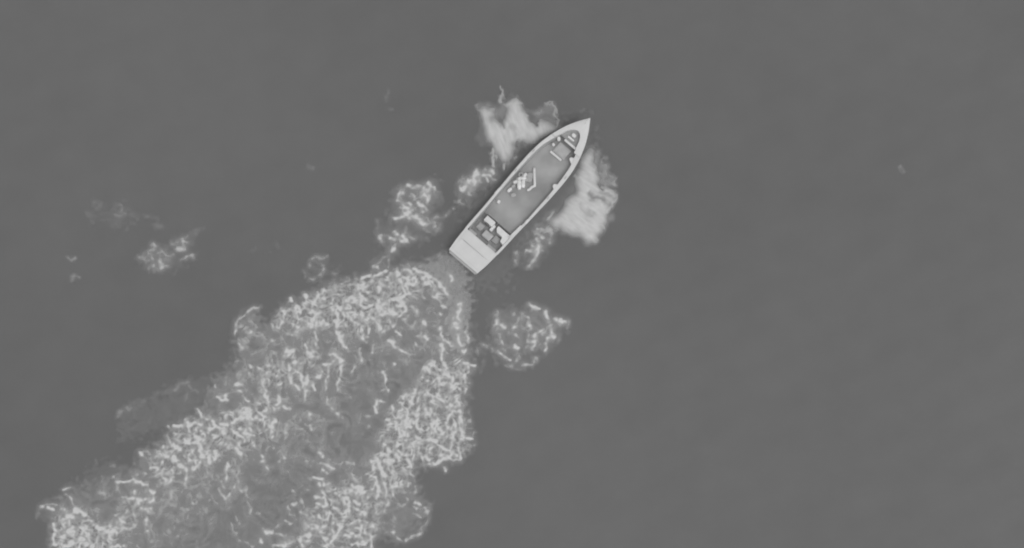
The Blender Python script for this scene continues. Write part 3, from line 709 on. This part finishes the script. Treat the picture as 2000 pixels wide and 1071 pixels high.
strokes(wake, 180, 700, TS, [
 ([(260,620),(275,570),(320,550)],.22),([(375,510),(385,525)],8,.26),([(430,480),(580,430),(720,360),(870,320)],8,.09),([(870,320),(920,270),(1010,260)],8,.2),([(1000,280),(1060,340),(1100,350)],.18),([(990,350),(1000,450)],.18),
 ([(1100,540),(1150,600),(1220,630)],6,.6),([(860,700),(950,710),(1000,690),(1130,690)],7,.8),([(990,650),(1000,700)],7,.7),([(1130,750),(1220,740)],.6),([(1250,660),(1330,730)],6,.7),([(780,820),(830,910)],6,.6),([(750,930),(710,980)],6,.6),
 ([(1100,830),(1120,900),(1160,980)],7,.75),([(980,880),(1090,870)],.6),([(1030,960),(1080,1030)],.4),([(840,830),(950,900)],.3),([(1210,980),(1230,1040)],8,.8),([(1150,1020),(1160,1060)],8,.75),([(1280,970),(1300,1000)],7,.7),([(1500,940),(1540,1000)],8,.45),
 ([(790,720),(800,740)],6,.55),([(850,1040),(870,1050)],7,.7)])
wake.worms(600, 66, 26, w=(2.6, 4.6), ln=(16, 48), b=(0.08, 0.85))
wake.worms(900, 58, 45, w=(3.2, 5.6), ln=(6, 20), b=(0.05, 0.85), seed=3)
wake.worms(1200, 58, 60, w=(3.0, 5.0), ln=(3, 14), b=(0.05, 0.5), seed=9)
wake.worms(800, 58, 70, w=(3.2, 6.0), ln=(2, 8), b=(0.08, 0.85), seed=5)
wake.ridges(0.42)
lt = np.clip(0.45 + 0.45 * noise_band(wake.sh, 45, 881, 0.5), 0.0, 1.1)
th = np.maximum(wake.threads(34, 13, 71), 0.8 * wake.threads(52, 22, 75)) * lt
wake.st = np.maximum(wake.st, th * np.clip(0.10 + 0.75 * wake.dens, 0, 0.75) * np.clip(wake.base * 9, 0, 1))
wake.build("wake_foam", "long lacy white wake trailing astern to the lower left of the boat", "wake", wake.cover(1.6, 0.22), M_foam, 0.05)

# ---- spray thrown out at the bow
def spray(bbox, seed, origin, sc, outline, faint, ribs, dark, label, fade, ang):
    f = Foam(bbox, seed)
    core = f.mask(T(*origin, sc, outline), 4.6, 0.9)
    edge = np.clip(blur(core, 9.0), 0, 1)
    c = 0.90 * core * (0.6 + 0.4 * edge)
    fn = np.zeros(f.sh)
    for poly, lev, so in faint:
        fn = np.maximum(fn, f.mask(T(*origin, sc, poly), so, 0.8) * lev)
    c = np.maximum(c, fn)
    rb = np.zeros(f.sh)
    for pts, w, b in ribs: f.stroke(T(*origin, sc, pts), w, min(b * 1.35, .7), 1.2, rb)
    dk = np.zeros(f.sh)
    for pts, w, b in dark: f.stroke(T(*origin, sc, pts), w, min(b * 1.5, .7), 1.2, dk)
    streak = noise_band(f.sh, 46, seed + 51, 0.4, 0.26, ang)
    fine = noise_band(f.sh, 22, seed + 52, 0.4, 0.28, ang)
    c = c * (1 + 0.04 * streak + 0.02 * fine) + rb * (1 - c)
    c = c * (1 - dk)
    hx = fade(f.X, f.Y)
    c = np.clip(c * hx, 0, 0.97)
    rise = 0.30 * blur(c, 4) * np.clip(c * 3, 0, 1)
    f.build("bow_spray", label, "spray", c, M_spray, 0.03, 0.02, "spray at the bow", rise)
    return f
def hull_fade(sgn, lo, hi):
    def g(X, Y):
        u = (X - 905.8) * 0.6627 - (Y - 509.8) * 0.7490
        v = ((X - 905.8) * 0.7490 + (Y - 509.8) * 0.6627) * sgn
        h = np.interp(u, [0, 60, 150, 200, 240, 270, 300, 328, 350, 370], [36, 41, 42, 44, 44.5, 42.5, 36, 26, 15, 0])
        gap = np.interp(u, [180, 230, 280, 310], [lo, lo * 0.7, hi, hi])
        t = np.clip((v - h + 3) / gap, 0, 1)
        return t * t * (3 - 2 * t)
    return g
spray((905, 150, 1115, 345), 300, (910, 150), 5.357,
  [(120,298),(165,305),(250,328),(290,400),(350,470),(395,480),(420,300),(445,262),(480,232),(510,205),(550,250),(580,340),(660,430),(735,512),(780,460),(870,460),(930,500),(985,520),(985,560),(900,620),(820,660),(700,700),(620,700),(585,750),(520,720),(500,800),(480,900),(440,930),(390,890),(330,860),(300,830),(270,860),(265,740),(232,620),(200,470),(150,380)],
  [([(95,590),(160,540),(230,560),(260,720),(150,710)], .13, 3), ([(320,350),(350,250),(400,250),(420,300),(430,520),(320,480),(280,360)], .28, 3),
   ([(600,300),(680,340),(790,335),(840,290),(905,280),(970,520),(740,540),(640,420)], .24, 4), ([(240,700),(480,860),(560,900),(520,960),(290,960)], .2, 6)],
  [([(120,305),(180,400),(240,530),(275,690)],7,.25),([(290,700),(390,790),(440,880)],12,.22),([(380,95),(362,190),(380,280)],6,.38),([(440,290),(510,225),(555,280)],8,.35),([(590,380),(630,430)],8,.25),([(520,300),(590,480),(600,640)],12,.12),
   ([(830,285),(900,290),(940,390),(965,510)],5,.3),([(720,370),(790,360)],7,.15),([(800,590),(850,560)],10,.18),([(270,345),(305,385)],6,.2),([(275,770),(275,940)],6,.6),([(310,830),(320,850)],7,.4),([(400,930),(410,980)],6,.5),([(520,860),(550,880)],5,.3)],
  [([(330,420),(390,520)],9,.35),([(660,400),(735,505)],8,.5),([(780,420),(860,420)],12,.2),([(540,740),(560,700)],7,.4),([(330,900),(370,920)],6,.4),([(480,540),(520,620)],8,.15)],
  "sheet of white spray thrown out on the port side of the bow", hull_fade(-1, 22, 7), math.radians(68))
spray((1035, 275, 1225, 485), 320, (1000, 270), 4.117,
  [(588,82),(640,118),(670,200),(690,330),(690,380),(740,398),(840,462),(828,520),(772,585),(760,640),(700,700),(748,722),(680,742),(690,818),(650,838),(590,828),(540,800),(480,770),(430,735),(370,745),(335,740),(320,640),(350,592),(430,580),(430,500),(510,400),(530,330),(500,290),(540,250),(545,150)],
  [([(650,115),(700,125),(745,150),(752,205),(795,210),(802,290),(832,340),(820,390),(740,395),(680,360)], .36, 3), ([(740,590),(800,618),(792,668),(740,690),(690,680)], .28, 3), ([(380,520),(480,400),(540,380),(560,580),(380,600)], .3, 8)],
  [([(740,402),(842,464),(822,530),(745,600)],7,.3),([(500,290),(525,325),(580,330)],6,.4),([(600,130),(620,220),(640,330)],12,.16),([(440,740),(540,795),(600,800)],8,.2),([(600,460),(640,500),(740,560)],10,.2),([(745,160),(740,210)],5,.2),([(825,320),(822,380)],6,.2),([(640,780),(680,825)],6,.2),([(700,710),(745,720)],6,.25),([(450,620),(560,700)],16,.12)],
  [([(690,395),(735,412)],7,.4),([(630,462),(680,490),(745,505)],12,.35),([(560,560),(640,640)],9,.15),([(700,440),(790,470)],9,.22),([(690,180),(700,260)],7,.2),([(790,250),(770,330)],6,.2)],
  "broad sheet of white spray spreading from the starboard bow", hull_fade(1, 46, 5), math.radians(35))

# ---- pale aerated water hugging the hull
hw = Foam((840, 210, 1190, 600), 700)
hw.turbid([(870, 500), (895, 430), (960, 350), (1040, 260), (1110, 225), (1165, 225), (1165, 300), (1130, 380), (1070, 440), (1010, 500), (985, 560), (925, 590), (905, 540)], 0.085, 16)
hw.build("hull_wash", "faint pale water close around the hull of the boat", "wash", hw.cover(0.0, 0.15), M_spray, 0.0, 0.006)

# ---- smaller patches of lace
def patch(bbox, seed, turb, lac, groups, label, worms=0, ridge=0.3, ang=60, sharpen=0.9, gain=1.14):
    f = Foam(bbox, seed)
    for poly, lev, so in turb: f.turbid(poly, lev, so * 1.4, 1.5)
    for poly, lev, so in lac: f.lace(poly, lev, so)
    for (ox, oy, sc, lst) in groups: strokes(f, ox, oy, sc, lst)
    if worms: f.worms(worms, ang, 60, ln=(5, 18), b=(0.2, 0.75))
    f.st = np.clip(f.st * gain, 0, 1)
    if lac: f.ridges(ridge, 12)
    f.build("foam_patch", label, "foam", f.cover(sharpen), M_foam, 0.04, 0.026, "patches of foam beside the wake")

patch((720, 335, 905, 545), 400, [([(765, 400), (785, 365), (845, 352), (856, 380), (850, 440), (835, 470), (795, 478), (775, 490), (755, 535), (728, 535), (722, 520), (750, 485), (735, 460), (737, 425)], .075, 7)],
  [([(800, 360), (846, 352), (852, 385), (840, 400), (842, 445), (815, 440), (790, 425), (768, 415), (780, 385)], .62, 6), ([(755, 460), (790, 450), (800, 472), (765, 478)], .5, 5), ([(728, 515), (755, 500), (765, 520), (735, 535)], .3, 6)],
  [(710, 330, 4.867, [([(345,210),(330,310),(380,330),(450,330)],.55),([(415,160),(470,170),(540,170)],7,.6),([(580,160),(620,120),(640,180)],6,.6),([(670,190),(680,200)],6,.5),([(560,250),(610,300)],6,.6),([(540,320),(580,400)],7,.75),([(290,470),(350,460),(420,450)],6,.6),
   ([(440,340),(460,390)],.4),([(490,450),(530,500),(580,530)],9,.7),([(570,580),(620,600)],.3),([(460,240),(470,270)],.5),([(145,640),(180,680)],7,.65),([(260,670),(340,660)],6,.6),([(310,610),(370,640),(410,690),(360,690)],7,.7),([(400,560),(400,620),(490,670)],.3),
   ([(540,670),(600,640)],.15),([(125,490),(130,600)],.15),([(310,740),(270,780)],6,.6),([(240,880),(230,940)],.3),([(350,370),(420,380)],.4),([(240,830),(160,870),(100,930)],.3),([(110,935),(130,940)],7,.6),([(780,440),(810,410)],6,.3),([(690,460),(710,465)],6,.35),([(750,470),(760,460)],.25),([(850,370),(855,375)],.4)])],
  "clump of lacy foam port of the stern, largest outside the wake", 150, 0.35)
patch((885, 315, 990, 420), 420, [([(900, 345), (930, 330), (965, 318), (985, 335), (970, 350), (935, 362), (930, 385), (910, 402), (893, 400)], .09, 6)], [([(900, 345), (930, 332), (972, 325), (970, 345), (930, 362), (925, 385), (905, 380)], .55, 5)],
  [(710, 330, 4.867, [([(930,190),(960,190)],7,.7),([(980,100),(1000,140)],6,.55),([(1050,140),(1060,90),(1090,50)],9,.7),([(1000,240),(1030,240)],7,.55),([(920,290),(900,320),(950,330)],.3),([(1110,60),(1180,70)],7,.6),([(1180,60),(1270,110)],.4),([(1220,20),(1225,40)],6,.55),([(940,70),(930,140)],.3)]),
   (910, 150, 5.357, [([(270,990),(275,1000)],7,.55),([(120,1000),(110,1060)],8,.7),([(160,1020),(230,1040)],6,.55),([(210,960),(220,980)],.5)])],
  "ribbon of foam along the port side, aft of the spray", 50, 0.35)
patch((990, 400, 1095, 530), 440, [([(1070, 418), (1085, 425), (1078, 455), (1070, 480), (1055, 500), (1040, 520), (1022, 510), (1025, 480), (1045, 450)], .13, 7)], [([(1050, 430), (1080, 435), (1070, 470), (1045, 500), (1030, 495), (1045, 460)], .35, 6)],
  [(1000, 270, 4.117, [([(200,735),(260,740),(320,750)],6,.5),([(340,590),(300,640)],7,.4),([(190,770),(260,810)],6,.5),([(205,815),(245,800)],6,.5),([(210,810),(240,900)],6,.45),([(110,910),(200,910)],6,.5),([(200,860),(205,930),(150,1030)],6.5,.55),([(300,750),(320,790),(300,850)],7,.35),([(150,850),(200,890)],.4),([(32,920),(30,1010)],6.5,.34),([(290,660),(350,690)],6,.35)])],
  "tail of foam trailing aft along the starboard side", 36, 0.25)
patch((910, 575, 1130, 745), 460, [(T(900, 570, 6.3, [(400,240),(500,240),(700,280),(840,200),(960,230),(1060,250),(1130,350),(1340,350),(1330,470),(1180,520),(1060,720),(960,740),(920,870),(760,960),(600,930),(480,880),(440,740),(300,760),(220,660),(380,600),(390,400)]), .10, 6)],
  [(T(900, 570, 6.3, [(420,260),(700,290),(1000,240),(1120,340),(1200,500),(1060,640),(900,700),(760,900),(560,880),(460,720)]), .36, 9)],
  [(900, 570, 6.3, [([(435,250),(430,290)],7,.6),([(450,350),(455,370)],8,.8),([(400,420),(450,390),(530,430)],7,.65),([(450,480),(500,560)],8,.35),([(505,610),(505,650)],.5),([(640,430),(690,430)],6,.4),([(670,530),(690,550)],6,.45),([(660,660),(690,710),(720,705)],6,.85),([(445,740),(520,790),(600,840)],6,.65),
   ([(560,910),(640,930),(730,965)],.4),([(760,910),(820,890),(880,900),(930,820)],.4),([(840,150),(880,200),(950,220)],6,.7),([(1030,240),(1050,300),(1080,370)],9,.6),([(1165,340),(1175,350)],7,.7),([(1225,350),(1230,400)],7,.7),([(1270,375),(1280,380)],7,.7),([(1340,350),(1320,460)],.3),([(990,470),(920,520),(900,600),(890,660)],7,.6),
   ([(1120,480),(1130,500)],8,.7),([(1120,550),(1130,560)],8,.8),([(1075,585),(1080,590)],6,.65),([(1040,630),(1040,730)],7,.6),([(1110,420),(1000,530)],.4),([(820,300),(830,420)],.3),([(700,310),(700,390)],6,.3),([(740,250),(820,330)],.35),([(830,520),(830,610)],.4),([(280,350),(300,350)],6,.12),([(250,640),(260,670)],6,.4),([(300,660),(305,680)],.35),([(380,700),(410,730)],.3),([(210,700),(210,780)],.25),([(290,840),(245,1000)],6,.1)])],
  "clump of foam with curling threads starboard of the wake", 110, 0.3)
patch((240, 430, 420, 545), 480, [(T(100, 340, 4.869, [(760,800),(900,760),(940,660),(1100,680),(1180,760),(1360,760),(1380,830),(1280,880),(1220,960),(1000,920),(800,880)]), .05, 6), (T(100, 340, 4.869, [(1100,620),(1260,590),(1460,500),(1380,640),(1280,730),(1150,690)]), .04, 6)], [(T(100, 340, 4.869, [(920,720),(960,670),(1090,720),(1160,780),(1130,880),(1020,920),(950,880)]), .3, 5)],
  [(100, 340, 4.869, [([(1150,640),(1160,680),(1200,715),(1270,715)],6,.42),([(1260,700),(1260,640),(1300,660)],6,.42),([(1200,640),(1210,640)],9,.3),([(1240,610),(1280,600)],6,.4),([(1330,580),(1450,510)],9,.09),([(1230,820),(1280,790),(1350,780)],6,.38),([(830,800),(890,800),(925,820)],.28),([(930,735),(1000,700),(960,670)],.4),
   ([(1000,760),(1060,720),(1090,780)],.35),([(1090,780),(1160,770)],6,.3),([(970,800),(970,830)],.35),([(1040,830),(1050,880)],8,.45),([(950,885),(970,880)],7,.42),([(1090,880),(1130,880)],6,.38),([(1000,900),(1030,920)],.3)])],
  "beaded foam patch drifting apart on open water far left", 26, 0.25)
patch((155, 370, 335, 470), 500, [(T(100, 340, 4.869, [(340,360),(400,260),(480,250),(600,360),(760,350),(840,420),(700,500),(600,520),(440,480)]), .045, 9), (T(100, 340, 4.869, [(880,390),(980,400),(1060,480),(1000,530),(930,470)]), .035, 7)], [],
  [(100, 340, 4.869, [([(660,310),(670,360),(700,390),(650,400),(610,385)],.24),([(620,490),(610,500)],12,.07),([(350,380),(355,390)],12,.07),([(400,260),(450,300)],12,.08),([(780,380),(820,420)],8,.08),([(890,400),(930,390)],.13),([(980,425),(990,425)],8,.11),([(1000,500),(1050,495)],9,.11)])],
  "faint smear of old foam above the beaded patch", 0)
patch((120, 485, 170, 555), 520, [], [], [(100, 340, 4.869, [([(160,790),(185,815),(225,800)],.3),([(190,1000),(230,970),(260,985)],6,.28)])], "two tiny foam flecks near the left edge", 0)
patch((585, 490, 685, 560), 540, [(T(440, 480, TS, [(830,260),(880,150),(960,110),(1070,110),(1060,200),(1180,220),(1240,300),(1030,380),(840,370)]), .06, 5)], [],
  [(440, 480, TS, [([(1060,120),(940,130),(880,180),(870,230)],.3),([(1010,200),(1035,240),(990,310),(960,350),(890,350)],5.5,.36),([(830,260),(830,340)],.16),([(1120,295),(1170,295)],6,.22)])], "small ring of foam just above the wake", 0)
patch((745, 165, 775, 225), 560, [], [], [(700, 150, 10.713, [([(640,260),(620,350)],7,.10),([(590,420),(600,490)],8,.16),([(620,690),(700,680)],8,.10)])], "faint upright foam streak left of the port spray", 0)
patch((590, 315, 622, 340), 580, [], [], [(0, 0, 1, [([(602, 326), (609, 329)], 7, .12)])], "single faint fleck of foam above the wake", 0)
patch((1745, 315, 1776, 350), 600, [], [], [(0, 0, 1, [([(1756.5, 327), (1763, 335)], 7, .19)])], "lone pale fleck of foam on open water at far right", 0)
patch((480, 455, 565, 510), 620, [([(485, 495), (520, 470), (550, 462), (552, 485), (510, 505)], .03, 7)], [], [(0, 0, 1, [([(540, 478), (545, 485)], 8, .06), ([(490, 492), (505, 482)], 8, .04)])], "very faint pale smudge between the beaded patch and the ring", 0)
